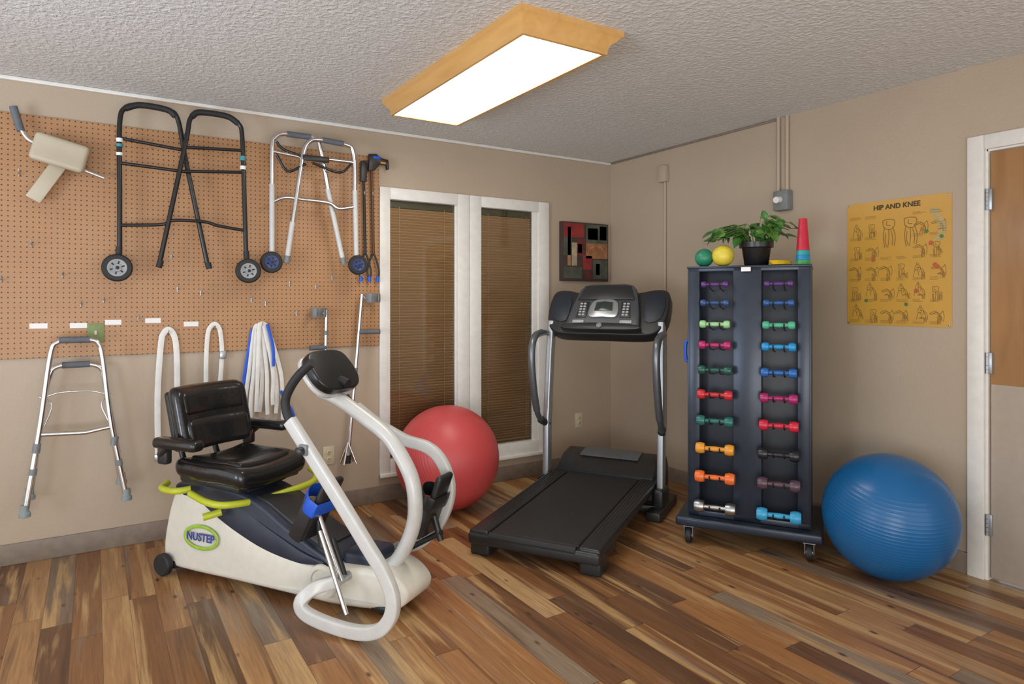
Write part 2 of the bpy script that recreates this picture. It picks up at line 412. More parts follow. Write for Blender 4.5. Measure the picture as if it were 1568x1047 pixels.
# ------------------------------------------------------------------ painting
p=empty('abstract_painting',(-.521,0,1.473))
W_,H_=.470,.460
box('canvas',0,W_,-.03,0,0,H_,M('canvas_dark',(.055,.035,.030),.6),p,bev=.003)
cols={'k':(.03,.022,.022),'r':(.27,.028,.025),'w':(.42,.33,.22),'g':(.075,.085,.06),'b':(.30,.13,.055),'d':(.13,.025,.022),'s':(.15,.14,.11),'t':(.45,.20,.08)}
cm={k:M('paint_'+k,v,.55,var=.15,scale=18) for k,v in cols.items()}
for (a,b,c,dd,k) in ((.02,.22,.34,.45,'r'),(.02,.10,.20,.34,'g'),(.10,.15,.12,.30,'w'),(.15,.235,.20,.33,'d'),(.24,.46,.30,.45,'g'),(.26,.36,.33,.42,'s'),(.24,.46,.18,.30,'b'),(.02,.20,.02,.11,'g'),(.21,.30,.09,.20,'r'),(.31,.46,.02,.17,'g'),(.34,.38,.05,.14,'r'),(.23,.30,.02,.08,'d'),(.06,.09,.12,.42,'t'),(.38,.45,.33,.44,'d'),(.16,.20,.22,.29,'w')):
    box('paint_block',a,b,-.0318,-.029,c,dd,cm[k],p)
tube('paint_arc',smoothp([(.25,-.033,.20),(.28,-.033,.255),(.34,-.033,.28),(.40,-.033,.265),(.44,-.033,.21)]),.004,cm['t'],p,8,ry=.001,ref=(0,1,0))
# ------------------------------------------------------------------ poster (right wall)
po=empty('anatomy_poster',(0,-2.275,1.519),-PI/2)
box('sheet',-.266,.266,-.004,0,-.333,.333,mPost,po)
text('title','HIP AND KNEE',.036,mInkD,po,(0,-.0045,.296),(PI/2,0,0),.0004,.0012)
bm=bmesh.new(); rnd=random.Random(5)
def fig(cx,cz,s,kind,r=.0013):
    def T(pts): addtube(bm,smoothp([(cx+a*s,-.0046,cz+b*s) for a,b in pts],4),r,5,(0,1,0),.0006)
    if kind==0:
        T([(-.3,.45),(0,.5),(.3,.42),(.28,.1),(.05,-.05),(-.25,.1),(-.3,.45)]); T([(-.2,.1),(-.28,-.4),(-.2,-1)]); T([(.0,0),(.02,-.5),(-.04,-1)]); T([(.2,.1),(.35,-.4),(.3,-.9)]); T([(-.08,.4),(-.1,.2),(.1,.15)]); T([(-.15,-.2),(-.18,-.6),(-.1,-.95)]); T([(.12,-.1),(.22,-.5),(.18,-.9)])
    elif kind==1:
        T([(-.6,.2),(-.2,.35),(.2,.1),(.5,.4)]); T([(-.6,0),(-.2,.1),(.15,-.15),(.1,-.7)]); T([(.5,.4),(.6,-.1),(.55,-.7)]); T([(-.6,.2),(-.75,.1),(-.6,0)]); T([(.15,.0),(.3,-.3),(.3,-.7)]); T([(-.5,.1),(-.1,.22),(.3,-.1),(.4,-.6)])
    else:
        T([(-.5,-.6),(-.35,0),(-.1,.1),(.05,-.5)]); T([(-.35,0),(-.3,.5),(0,.6),(.2,.3),(.1,-.1)]); T([(.2,.3),(.5,0),(.6,-.6)]); T([(-.2,.7),(-.12,.85),(0,.75),(-.1,.62),(-.2,.7)]); T([(-.1,.5),(.0,.2),(-.2,.1)]); T([(-.2,.3),(.1,.35),(.35,-.1),(.4,-.6)])
for gx in range(6):
    for gz in range(5):
        if gx in(2,3) and gz>2: continue
        fig(-.215+gx*.083+rnd.uniform(-.01,.01),-.265+gz*.112+rnd.uniform(-.008,.008),.050,rnd.randrange(3))
        fig(-.200+gx*.083+rnd.uniform(-.01,.01),-.290+gz*.112+rnd.uniform(-.008,.008),.026,rnd.randrange(3),.0010)
fig(-.04,.18,.100,0,.0022); fig(.07,.18,.100,0,.0022)
for gx in range(6):
    for gz in range(6):
        if gx in(2,3) and gz>3: continue
        x0=-.25+gx*.083; z0=-.318+gz*.112
        for q in range(3):
            if z0+q*.0055<.27: addbox(bm,x0,x0+rnd.uniform(.035,.065),-.0046,-.004,z0+q*.0058,z0+q*.0058+.0016)
fin('illustrations',bm,mInk,po,0)
bm=bmesh.new()
for k in range(14): addbox(bm,.185+.02*math.sin(k*.35),.225+.02*math.sin(k*.35),-.005,-.004,.10+k*.012,.108+k*.012,0)
fin('spine_drawing',bm,M('bone_ink',(.42,.36,.18),.5),po,0)
bm=bmesh.new()
for x,z in ((-.12,.02),(.1,-.15),(.17,.09),(.2,-.03),(.19,-.02)): addlathe(bm,[(.012,-.0052),(.006,-.0053)],'y',(x,0,z),10)
fin('muscle_accents',bm,M('red_ink',(.45,.10,.03),.5),po,0)
bm=bmesh.new()
for x,z in ((-.16,-.2),(.22,.12),(.05,-.22),(.15,.15)): addlathe(bm,[(.010,-.0052),(.006,-.0053)],'y',(x,0,z),10)
fin('green_accents',bm,M('green_ink',(.08,.18,.05),.5),po,0)
bm=bmesh.new()
for x in(-.255,.255):
    for z in(-.322,.322): addlathe(bm,[(.006,-.004),(.005,-.008),(.001,-.009)],'y',(x,0,z),10)
fin('pins',bm,mSil,po)
# ------------------------------------------------------------------ exercise balls
sphere('exercise_ball',.292,ball_mat('ball_blue',(.008,.125,.34),.30),(-.345,-2.418,.289),rot=(math.radians(12),math.radians(-8),0),seg=96)
sphere('exercise_ball',.328,ball_mat('ball_red',(.60,.075,.075),.42),(-1.667,-.365,.325),rot=(math.radians(70),math.radians(20),0),seg=96)
# ------------------------------------------------------------------ walkers etc on back wall
mHub=M('hub_grey',(.30,.31,.32),.4)
def wheel(parent,x,z,r,y,mat_h=None):
    bm=bmesh.new()
    addlathe(bm,[(r*.62,-.016),(r*.9,-.016),(r,-.009),(r,.009),(r*.9,.016),(r*.62,.016)],'y',(x,y,z),32,0)
    addlathe(bm,[(r*.64,-.0165),(r*.62,-.0185),(r*.50,-.0185),(r*.46,-.0172),(r*.30,-.0172),(r*.27,-.022),(r*.14,-.022),(r*.12,-.030),(.003,-.031)],'y',(x,y,z),24,1)
    addlathe(bm,[(r*.12,-.031),(.003,-.033)],'y',(x,y,z),12,0)
    for k in range(6):
        a=k*2*PI/6+.3; addtube(bm,[(x+math.cos(a)*r*.3,y-.0175,z+math.sin(a)*r*.3),(x+math.cos(a)*r*.48,y-.0175,z+math.sin(a)*r*.48)],.0035,6,mi=0)
    fin('wheel',bm,[mRub,mat_h or mHub],parent)
def hooks(parent,pts,y):
    tubes('peg_hooks',[fillet([(x,-.0142,z),(x,y+.0,z),(x,y-.012,z+.02)],.01) for x,z in pts],.0028,mChr,parent,6)
wk=empty('folding_walker',(0,0,0)); Y=-.12
L=[(-3.450,Y,1.545),(-3.450,Y,2.24),(-3.424,Y,2.328),(-3.355,Y,2.353),(-3.232,Y,2.348),(-3.178,Y,2.305),(-3.136,Y,2.07),(-3.028,Y-.0,1.508)]
R_=[(-3.269,Y-.03,1.512),(-3.190,Y-.03,1.923),(-3.136,Y-.03,2.213),(-3.118,Y-.03,2.312),(-3.071,Y-.03,2.351),(-2.937,Y-.03,2.350),(-2.871,Y-.03,2.315),(-2.853,Y-.03,2.232),(-2.832,Y-.03,1.54)]
tubes('frame_tubes',[smoothp(L[:1]+[(-3.450,Y,1.9)]+L[1:],6),smoothp(R_[:8]+[(-2.842,Y-.03,1.9)]+R_[8:],6)],.0125,mBlkM,wk,14)
tubes('cross_bars',[[(-3.450,Y,2.166),(-3.155,Y,2.140)],[(-3.155,Y-.03,2.150),(-2.853,Y-.03,2.168)],[(-3.450,Y,2.037),(-3.13,Y-.01,2.020)],[(-3.15,Y-.03,2.020),(-2.847,Y-.03,2.045)],
   smoothp([(-3.450,Y,1.712),(-3.26,Y-.02,1.725),(-3.20,Y-.03,1.75),(-3.05,Y-.03,1.752),(-2.98,Y-.03,1.735),(-2.835,Y-.03,1.715)])],.009,mBlkM,wk)
tubes('hand_grips',[smoothp([(-3.425,Y,2.325),(-3.355,Y,2.353),(-3.232,Y,2.348),(-3.190,Y,2.320)]),smoothp([(-3.112,Y-.03,2.322),(-3.071,Y-.03,2.351),(-2.937,Y-.03,2.350),(-2.875,Y-.03,2.318)])],.0165,mRub,wk,14)
tubes('leg_clips',[[(-3.45,Y,2.145),(-3.45,Y,2.165)],[(-3.45,Y,2.075),(-3.45,Y,2.09)],[(-2.849,Y-.03,2.06),(-2.849,Y-.03,2.08)]],.0165,mLab,wk)
tubes('blue_clips',[[(-2.851,Y-.03,2.11),(-2.851,Y-.03,2.135)],[(-3.45,Y,2.12),(-3.45,Y,2.135)]],.017,M('teal_clip',(.05,.3,.35),.4),wk)
tubes('leg_tips',[[(-3.028,Y,1.53),(-3.020,Y,1.495)],[(-3.262,Y-.03,1.53),(-3.272,Y-.03,1.495)],[(-3.452,Y,1.60),(-3.456,Y,1.50)],[(-2.832,Y-.03,1.60),(-2.828,Y-.03,1.50)]],.016,mRub,wk)
wheel(wk,-3.462,1.488,.071,Y-.035); wheel(wk,-2.828,1.486,.068,Y-.065)
tubes('axles',[[(-3.456,Y,1.49),(-3.462,Y-.05,1.488)],[(-2.828,Y-.03,1.49),(-2.828,Y-.08,1.486)]],.007,mSil,wk)
hooks(wk,[(-3.30,2.15),(-2.95,2.155)],Y)
# silver walker
sw=empty('folding_walker',(0,0,0)); Y=-.12
L=[(-2.685,Y,1.60),(-2.685,Y,1.9),(-2.685,Y,2.215),(-2.668,Y,2.27),(-2.615,Y,2.301),(-2.440,Y,2.300),(-2.405,Y,2.25),(-2.34,Y,1.92),(-2.262,Y,1.562)]
R_=[(-2.608,Y-.03,1.551),(-2.56,Y-.03,1.87),(-2.515,Y-.03,2.18),(-2.480,Y-.03,2.262),(-2.42,Y-.03,2.285),(-2.26,Y-.03,2.277),(-2.205,Y-.03,2.22),(-2.196,Y-.03,1.9),(-2.188,Y-.03,1.60)]
tubes('frame_tubes',[smoothp(L,6),smoothp(R_,6)],.0135,mChr,sw,14)
tubes('lower_legs',[[(-2.685,Y,2.0),(-2.685,Y,1.6)],[(-2.358,Y,2.0),(-2.262,Y,1.56)],[(-2.575,Y-.03,1.78),(-2.608,Y-.03,1.55)],[(-2.1975,Y-.03,2.0),(-2.188,Y-.03,1.6)]],.0155,mWht,sw)
tubes('cross_bars',[[(-2.685,Y,2.19),(-2.39,Y-.01,2.16)],[(-2.51,Y-.03,2.175),(-2.20,Y-.03,2.172)],smoothp([(-2.685,Y,1.893),(-2.61,Y-.01,1.925),(-2.5,Y-.03,1.918),(-2.36,Y-.03,1.909),(-2.30,Y-.03,1.88),(-2.197,Y-.03,1.898)])],.0115,mChr,sw)
tubes('fold_braces',[smoothp([(-2.66,Y-.01,2.17),(-2.60,Y-.02,2.08),(-2.5,Y-.04,2.13)]),smoothp([(-2.46,Y-.04,2.14),(-2.30,Y-.04,2.10),(-2.22,Y-.03,2.16)]),smoothp([(-2.66,Y,2.25),(-2.62,Y,2.21),(-2.5,Y-.02,2.17)])],.008,mBlkM,sw)
box('fold_latch',-2.52,-2.36,Y-.05,Y-.03,2.15,2.185,mBlk,sw,bev=.008)
tubes('hand_grips',[[(-2.60,Y,2.302),(-2.46,Y,2.302)],[(-2.40,Y-.03,2.287),(-2.27,Y-.03,2.279)]],.017,mGripG,sw,14)
mNv=M('navy_hub',(.03,.05,.16),.4)
wheel(sw,-2.695,1.541,.062,Y-.03,mNv); wheel(sw,-2.190,1.538,.060,Y-.065,mNv)
tubes('axles',[[(-2.685,Y,1.6),(-2.688,Y,1.53)],[(-2.188,Y-.03,1.6),(-2.188,Y-.03,1.53)],[(-2.69,Y,1.54),(-2.69,Y-.05,1.54)],[(-2.188,Y-.03,1.54),(-2.188,Y-.08,1.54)]],.009,mSil,sw)
tubes('leg_tips',[[(-2.266,Y,1.585),(-2.258,Y,1.545)],[(-2.603,Y-.03,1.58),(-2.611,Y-.03,1.54)]],.018,mGry,sw)
hooks(sw,[(-2.60,2.18),(-2.28,2.16)],Y)
# lower silver walker hanging
gw=empty('adjustable_walker',(0,0,0)); Y=-.15
A=[(-3.842,Y-.02,.303),(-3.785,Y-.01,.710),(-3.745,Y,1.05),(-3.715,Y,1.112),(-3.66,Y,1.122),(-3.58,Y,1.120),(-3.545,Y,1.10),(-3.525,Y,1.02),(-3.488,Y-.01,.681),(-3.424,Y-.02,.318)]
B=[(-3.815,Y+.07,.52),(-3.79,Y+.07,.72),(-3.755,Y+.07,.93),(-3.72,Y+.07,.985),(-3.62,Y+.07,.992),(-3.54,Y+.07,.975),(-3.515,Y+.07,.90),(-3.485,Y+.07,.70),(-3.455,Y+.07,.52)]
tubes('frame_tubes',[smoothp(A,6),smoothp(B,6)],.0125,mChr,gw,14)
tubes('leg_extensions',[[(-3.842,Y-.02,.30),(-3.80,Y-.012,.60)],[(-3.424,Y-.02,.315),(-3.475,Y-.012,.60)],[(-3.83,Y+.07,.36),(-3.79,Y+.07,.70)],[(-3.445,Y+.07,.38),(-3.485,Y+.07,.70)]],.0145,mChr,gw)
tubes('cross_bars',[[(-3.780,Y-.01,.662),(-3.60,Y-.02,.655),(-3.487,Y-.01,.672)]],.011,mChr,gw)
tubes('wire_braces',[smoothp([(-3.765,Y,.845),(-3.70,Y,.862),(-3.58,Y,.86),(-3.51,Y,.84)]),smoothp([(-3.79,Y+.04,.84),(-3.74,Y+.02,.80),(-3.77,Y,.70)]),smoothp([(-3.49,Y+.04,.84),(-3.53,Y+.02,.79),(-3.50,Y,.70)])],.004,mChr,gw,8)
tubes('hand_grips',[[(-3.71,Y,1.122),(-3.58,Y,1.121)],[(-3.70,Y+.07,.991),(-3.58,Y+.07,.992)]],.0165,mGripG,gw,14)
tubes('collars',[[(-3.803,Y-.012,.575),(-3.797,Y-.012,.62)],[(-3.478,Y-.012,.575),(-3.47,Y-.012,.62)],[(-3.816,Y-.014,.47),(-3.812,Y-.014,.50)],[(-3.452,Y-.014,.47),(-3.457,Y-.014,.50)]],.0175,mGry,gw)
mTip=M('grey_teal_tip',(.25,.30,.30),.6)
bm=bmesh.new()
for x,y,z in((-3.846,Y-.02,.285),(-3.420,Y-.02,.30),(-3.833,Y+.07,.345),(-3.440,Y+.07,.365)): addlathe(bm,[(.018,.045),(.019,.012),(.025,.006),(.025,-.012),(.02,-.014)],'z',(x,y,z),16)
fin('rubber_tips',bm,mTip,gw); hooks(gw,[(-3.62,1.10),(-3.68,1.10)],Y)
# platform attachment
pa=empty('walker_platform_attachment',(0,0,0)); Y=-.08
c=Vector((-3.708,Y-.02,2.06)); ang=math.radians(-14)
def trough(x,y,z):
    y2=y-.35*z*z*6; ca,sa=math.cos(ang),math.sin(ang); return (c.x+x*ca-z*sa,c.y+y2,c.z+x*sa+z*ca)
box('forearm_trough',-.118,.118,-.03,.03,-.07,.07,mBeige,pa,bev=.022,seg=4,cuts=3,fn=trough)
box('arm_strap',-.035,.035,-.008,.008,-.11,.11,mBeige,pa,bev=.006,loc=(-3.765,Y,1.915),rot=(0,math.radians(30),0))
tubes('rod',[smoothp([(-3.868,Y,2.165),(-3.84,Y,2.12),(-3.79,Y,2.09),(-3.64,Y+.01,2.005),(-3.517,Y,1.956)])],.010,mChr,pa)
tube('grip',[(-3.898,Y,2.27),(-3.868,Y,2.155)],.018,mGripG,pa,14)
box('clamp',-.03,.03,-.035,.03,-.018,.018,mGry,pa,bev=.006,loc=(-3.645,Y,2.0),rot=(0,math.radians(28),0)); hooks(pa,[(-3.75,2.05)],Y)
# reacher grabbers
for dx,cc in ((0,mBlkM),(.055,M('bronze_tube',(.10,.045,.02),.4))):
    g=empty('reacher_grabber',(-2.105+dx,-.045,0))
    tube('shaft',[(0,0,2.18),(.012,0,1.62)],.009,cc,g)
    prism('trigger_handle',[(-.025,2.15),(.02,2.16),(.05,2.20),(.095,2.20),(.10,2.17),(.115,2.175),(.11,2.235),(.05,2.245),(.03,2.265),(-.02,2.26)] if dx else [(-.02,2.08),(.018,2.08),(.022,2.2),(.01,2.215),(-.018,2.21)],-.014,.014,mBlk,g,bev=.004)
    if dx:
        box('blue_accent',.005,.055,-.018,.0,2.232,2.25,mBlueStrap,g,bev=.003); box('orange_accent',.055,.09,-.018,0,2.205,2.217,M('orange_plastic',(.7,.25,.02),.4),g,bev=.003)
    tubes('claw',[smoothp([(.012,0,1.63),(-.015,0,1.57),(-.03,0,1.50),(-.015,0,1.45)]),smoothp([(.012,0,1.63),(.035,0,1.57),(.05,0,1.50),(.04,0,1.45)])],.006,mBlk,g)
    tubes('claw_pads',[[(-.018,0,1.475),(-.014,0,1.44)],[(.042,0,1.475),(.038,0,1.44)]],.010,mBlueStrap,g)
    tubes('peg_hooks',[[(0,.0305,2.0),(0,-.02,2.0),(0,-.022,2.015)]],.0028,mChr,g,6)
# forearm crutches
def crutch(x0,z0,x1,z1,xh,zh,xc,zc,y,quad):
    e=empty('forearm_crutch',(0,0,0)); dirv=Vector((x1-x0,0,z1-z0))
    tube('shaft',[(x0,y,z0),(x1,y,z1)],.011,mChr,e,14)
    tube('sleeve',[Vector((x0,y,z0))+dirv*.45,Vector((x0,y,z0))+dirv*.55],.0135,mGry,e,14)
    hp=Vector((xh,y-.01,zh)); t=(zh-z0)/(z1-z0); sp=Vector((x0,y,z0))+dirv*t
    tube('hand_grip',[sp,sp+(hp-sp)*.3,hp],.015,mGripG,e,14)
    bm=bmesh.new(); pts=[]
    for k in range(13):
        a=math.radians(-60+k*25); pts.append((xc+math.cos(a)*.045,y-.02+math.sin(a)*.045,zc))
    addtube(bm,pts,.003,8,(0,0,1),.028); fin('arm_cuff',bm,mGry,e)
    tube('cuff_neck',[(x0,y,z0),(x0*.6+xc*.4,y,zc-.01)],.008,mChr,e)
    if quad:
        q=Vector((x1,y,z1)); tubes('quad_feet',[[q+Vector((0,0,.10)),q+Vector((dx,dy,-.03))] for dx,dy in((-.04,-.04),(.04,-.04),(-.04,.03),(.04,.03))],.007,mChr,e)
    tube('tip',[(x1,y,z1+.02),(x1,y,z1-.03)],.017,mRub,e)
    hooks(e,[(xh*.5+sp.x*.5,zh-.01)],y)
crutch(-2.347,1.26,-2.353,.98,-2.452,1.03,-2.402,1.245,-.06,False)
crutch(-2.125,1.36,-2.215,.33,-2.010,1.12,-2.06,1.335,-.075,True)
# gait belts
def belt(name,strips,mat,w=.020):
    e=empty(name,(0,0,0)); bm=bmesh.new()
    for s in strips: addtube(bm,smoothp([(x,-y,z) for x,y,z in s],5),w,8,(0,1,0),.0022)
    fin('webbing',bm,mat,e); return e
e=belt('gait_belt',[[(-3.266,.028,.47),(-3.268,.028,.8),(-3.252,.028,1.08),(-3.238,.030,1.14),(-3.215,.032,1.160),(-3.190,.030,1.13),(-3.176,.028,1.05),(-3.172,.028,.8),(-3.185,.028,.53)]],mWeb,.0150); hooks(e,[(-3.215,1.135)],-.04)
box('buckle',-3.285,-3.24,-.04,-.028,.44,.48,mSil,e,bev=.004)
e=belt('gait_belt',[[(-3.026,.03,.80),(-3.024,.03,1.0),(-3.016,.03,1.13),(-3.0,.03,1.172),(-2.978,.03,1.186),(-2.956,.03,1.16),(-2.946,.03,1.1),(-2.942,.03,1.0),(-2.955,.03,.80)]],mWeb,.012); hooks(e,[(-2.978,1.155)],-.04)
box('buckle',-2.955,-2.92,-.042,-.028,.985,1.03,mSil,e,bev=.004)
st=[]; rb=random.Random(2)
for k in range(8):
    xb=-2.800+k*.026; ln=.60+.10*rb.random(); dpt=.028+(k%3)*.012
    xa=-2.755+k*.012
    st.append([(-2.725+(k-4)*.006,dpt,1.195-abs(k-4)*.004),(xa-.012,dpt,1.13),(xb+rb.uniform(-.006,.006),dpt,.90),(xb+(k-4)*.004,dpt,.75),(xb+(k-4)*.006+rb.uniform(-.01,.01),dpt-.004,ln)])
e=belt('gait_belt_bundle',st,mWeb,.0115); hooks(e,[(-2.725,1.17)],-.06)
bm=bmesh.new(); addtube(bm,smoothp([(-2.775,-.024,1.15),(-2.812,-.022,.9),(-2.826,-.022,.78)]),.012,8,(0,1,0),.0022); addtube(bm,smoothp([(-2.70,-.066,1.18),(-2.668,-.066,1.05),(-2.665,-.066,.93)]),.009,8,(0,1,0),.0022); addtube(bm,smoothp([(-2.60,-.05,.72),(-2.56,-.05,.66),(-2.54,-.05,.60)]),.012,8,(0,1,0),.0022); addtube(bm,smoothp([(-2.62,-.05,.78),(-2.61,-.05,.76),(-2.60,-.05,.72)]),.009,8,(0,1,0),.0022)
fin('blue_webbing',bm,mBlueStrap,e)
# ------------------------------------------------------------------ treadmill
tm=empty('treadmill',(-1.685,-1.38,0),math.radians(31.8))
def incl(x,y,z): return (x,y,z+.055*max(0,x)/1.1)
bm=bmesh.new()
for s in(-1,1):
    addbox(bm,-.05,1.16,min(s*.245,s*.355),max(s*.245,s*.355),.085,.135,.012,3,fn=incl)
fin('side_rails',bm,mBlk,tm)
bm=bmesh.new()
for s in(-1,1):
    for k in range(5): addbox(bm,.10,1.10,s*.30-.04+k*.018,s*.30-.034+k*.018,.134,.1375,0,fn=incl)
fin('rail_ribs',bm,mRub,tm,0)
box('running_belt',-.03,1.14,-.242,.242,.10,.132,mRub,tm,bev=.014,seg=3,fn=incl)
box('rear_end_cap',-.065,.04,-.357,.357,.06,.120,mBlk,tm,bev=.015,seg=3)
tube('rear_roller',[(-.045,-.235,.112),(-.045,.235,.112)],.022,mRub,tm,16)
bm=bmesh.new()
for s in(-1,1):
    addbox(bm,-.04,.09,s*.30-.055,s*.30+.055,0,.09,.012,3); addbox(bm,.09,.26,s*.30-.045,s*.30+.045,.045,.10,.010,2)
fin('rear_feet',bm,mBlk,tm)
bm=bmesh.new(); addbox(bm,-.035,.02,.26,.34,.1195,.1215,.0005,1); fin('warning_label',bm,mGry,tm)
hood=[(1.08,.05),(1.08,.20),(1.12,.222),(1.22,.275),(1.34,.295),(1.45,.27),(1.50,.20),(1.50,.05)]
prism('motor_hood',hood,-.335,.335,mBlk,tm,bev=.02,seg=3)
prism('hood_vent',[(1.20,.272),(1.215,.285),(1.33,.305),(1.33,.29)],-.20,.20,mGun,tm,bev=.003)
box('frame_crossbar',.98,1.06,-.40,.40,.015,.06,mBlk,tm,bev=.008)
for s,nm in((1,'left'),(-1,'right')):
    y=s*.385
    bm=bmesh.new(); addbox(bm,.86,1.32,y-.045,y+.045,0,.055,.012,3); addbox(bm,.98,1.14,y-.035,y+.035,.04,.16,.02,3); fin(nm+'_base_foot',bm,mBlk,tm)
    tube(nm+'_upright',[(1.06,y,.08),(1.07,y,.5),(1.10,y*.98,.95),(1.13,y*.97,1.18)],.034,mSil,tm,16,(0,1,0),.022,square=True)
    yy=s*.405
    lp=smoothp([(1.13,yy*.96,1.10),(1.00,yy,1.105),(.895,yy,1.075),(.855,yy,.98),(.875,yy,.80),(.94,yy,.60),(1.02,yy,.52),(1.075,y,.50)],7)
    tube(nm+'_handrail',lp,.019,mGun,tm,14)
    tube(nm+'_handrail_foam',lp[6:36],.0235,mGun,tm,14)
    tube(nm+'_handrail_joint',[(1.00,yy,.53),(1.075,y,.49)],.026,mBlk,tm,14)
# console
cs=empty('console',(1.06,0,1.10),parent=tm,rot=(0,math.radians(33),0))
def mirror(pts): return pts+[(-a,b) for a,b in reversed(pts)]
def yzprism(name,poly,x0,x1,mat,par,bev=0,seg=2,fn=None):
    o=prism(name,[(a,b) for a,b in poly],x0,x1,mat,par,bev,seg)
    for v in o.data.vertices:
        a,b_,c_=v.co; v.co=(b_,a,c_) if not fn else fn(b_,a,c_)
    o.data.flip_normals(); return o
wing=smooth2(mirror([(.0,.0),(.26,.0),(.36,.03),(.405,.12),(.41,.26),(.385,.335),(.30,.345),(.2,.325),(0,.32)]),3)
yzprism('console_body',wing,-.005,.095,mBlk,cs,.014,3)
cp=smooth2(mirror([(0,.02),(.225,.03),(.245,.07),(.215,.24),(.165,.355),(0,.365)]),3)
yzprism('console_panel',cp,-.045,.03,mPanel,cs,.010,3)
up=mirror([(0,.235),(.195,.235),(.155,.345),(0,.352)])
yzprism('console_top_ridge',up,-.055,-.02,mBlk,cs,.006,2)
mLcd=M('lcd_dark',(.03,.045,.035),.15); mBtn=M('button_grey',(.40,.41,.42),.4)
yzprism('console_center',smooth2(mirror([(0,.10),(.085,.10),(.10,.15),(.075,.225),(0,.235)]),3),-.058,-.03,mSil,cs,.004,2)
yzprism('display_screen',mirror([(0,.145),(.062,.145),(.055,.21),(0,.218)]),-.062,-.05,mLcd,cs,.002)
yzprism('side_display',[(.115,.10),(.185,.10),(.165,.22),(.11,.22)],-.052,-.03,mBlk,cs,.003)
yzprism('side_display_b',[(-.115,.10),(-.185,.10),(-.165,.22),(-.11,.22)],-.052,-.03,mBlk,cs,.003)
bm=bmesh.new()
for s in(-1,1):
    for k in range(5):
        for q in range(2): addbox(bm,-.057,-.045,s*.135+q*.024*s-.009,s*.135+q*.024*s+.009,.112+k*.021,.125+k*.021,.002,1)
    addbox(bm,-.055,-.03,s*.16-.04,s*.16+.04,.055,.078,.004,2)
fin('buttons',bm,mBtn,cs)
yzprism('heart_grip_bar',smooth2(mirror([(0,-.005),(.24,.0),(.25,.03),(.12,.045),(0,.048)]),3),-.075,-.02,mBlk,cs,.006,2)
for s in(-1,1): yzprism('cup_holder',smooth2([(s*.265,.10),(s*.37,.12),(s*.385,.27),(s*.34,.31),(s*.26,.29)],3),-.012,.02,mRackD,cs,.004,2)
lathe('safety_key',[(.018,-.075),(.018,-.085),(.01,-.09)],mGry,cs,'x',(0,0,.022),16)
# ------------------------------------------------------------------ dumbbell rack
rk=empty('dumbbell_rack',(-.646,-1.841,0),math.radians(-57.7))
zb,zt=.150,1.505
box('cabinet_back',-.30,.30,.085,.42,zb,zt,mRackD,rk,bev=.004)
bm=bmesh.new()
addbox(bm,-.305,-.245,.0,.10,zb,zt,.004); addbox(bm,.245,.305,0,.10,zb,zt,.004); addbox(bm,-.072,.072,0,.10,zb,zt,.004)
addbox(bm,-.305,.305,0,.10,zt-.03,zt,.004); addbox(bm,-.305,.305,0,.10,zb,zb+.03,.004); addbox(bm,-.308,-.298,0,.425,zb,zt,.002); addbox(bm,.298,.308,0,.425,zb,zt,.002)
fin('cabinet_frame',bm,mRack,rk)
box('top_shelf',-.312,.312,-.01,.435,zt-.012,zt,mRack,rk,bev=.004)
box('base_platform',-.365,.365,-.055,.47,.098,.148,mRack,rk,bev=.012,seg=3)
bm=bmesh.new()
for x in(-.30,.30):
    for y in(.0,.40):
        addlathe(bm,[(.020,-.014),(.040,-.014),(.042,-.009),(.042,.009),(.040,.014),(.020,.014)],'x',(x,y-.01,.042),24,0)
        addlathe(bm,[(.012,-.017),(.012,.017)],'x',(x,y-.01,.042),12,1)
        addbox(bm,x-.024,x-.019,y-.03,y+.02,.035,.098,.002,1,mi=1); addbox(bm,x+.019,x+.024,y-.03,y+.02,.035,.098,.002,1,mi=1); addbox(bm,x-.03,x+.03,y-.03,y+.03,.088,.098,.002,1,mi=1)
fin('casters',bm,[mRub,mSil],rk)
rows=[1.405,1.307,1.193,1.082,.949,.818,.678,.530,.378,.218]
CL=[(.09,.03,.16),(.03,.07,.20),(.33,.62,.28),(.42,.02,.13),(.015,.09,.07),(.55,.025,.035),(.02,.14,.13),(.75,.32,.03),(.80,.16,.03),(.42,.43,.43)]
CR=[(.09,.03,.16),(.02,.09,.28),(.08,.45,.27),(.02,.28,.62),(.02,.13,.42),(.36,.02,.13),(.58,.02,.05),(.015,.015,.02),(.09,.05,.07),(.04,.35,.62)]
bm=bmesh.new()
for z in rows:
    for cx in(-.158,.158):
        for s in(-1,1):
            x=cx+s*.026
            addtube(bm,fillet([(x,.09,z-.035),(x,-.03,z-.022),(x,-.062,z-.012),(x,-.066,z+.008)],.01,4),.0035,6)
fin('cradle_brackets',bm,mBlk,rk)
Rm=Matrix.Translation(Vector((-.646,-1.841,0)))@Matrix.Rotation(math.radians(-57.7),4,'Z')
def rack_to_world(x,y,z): return Rm@Vector((x,y,z))
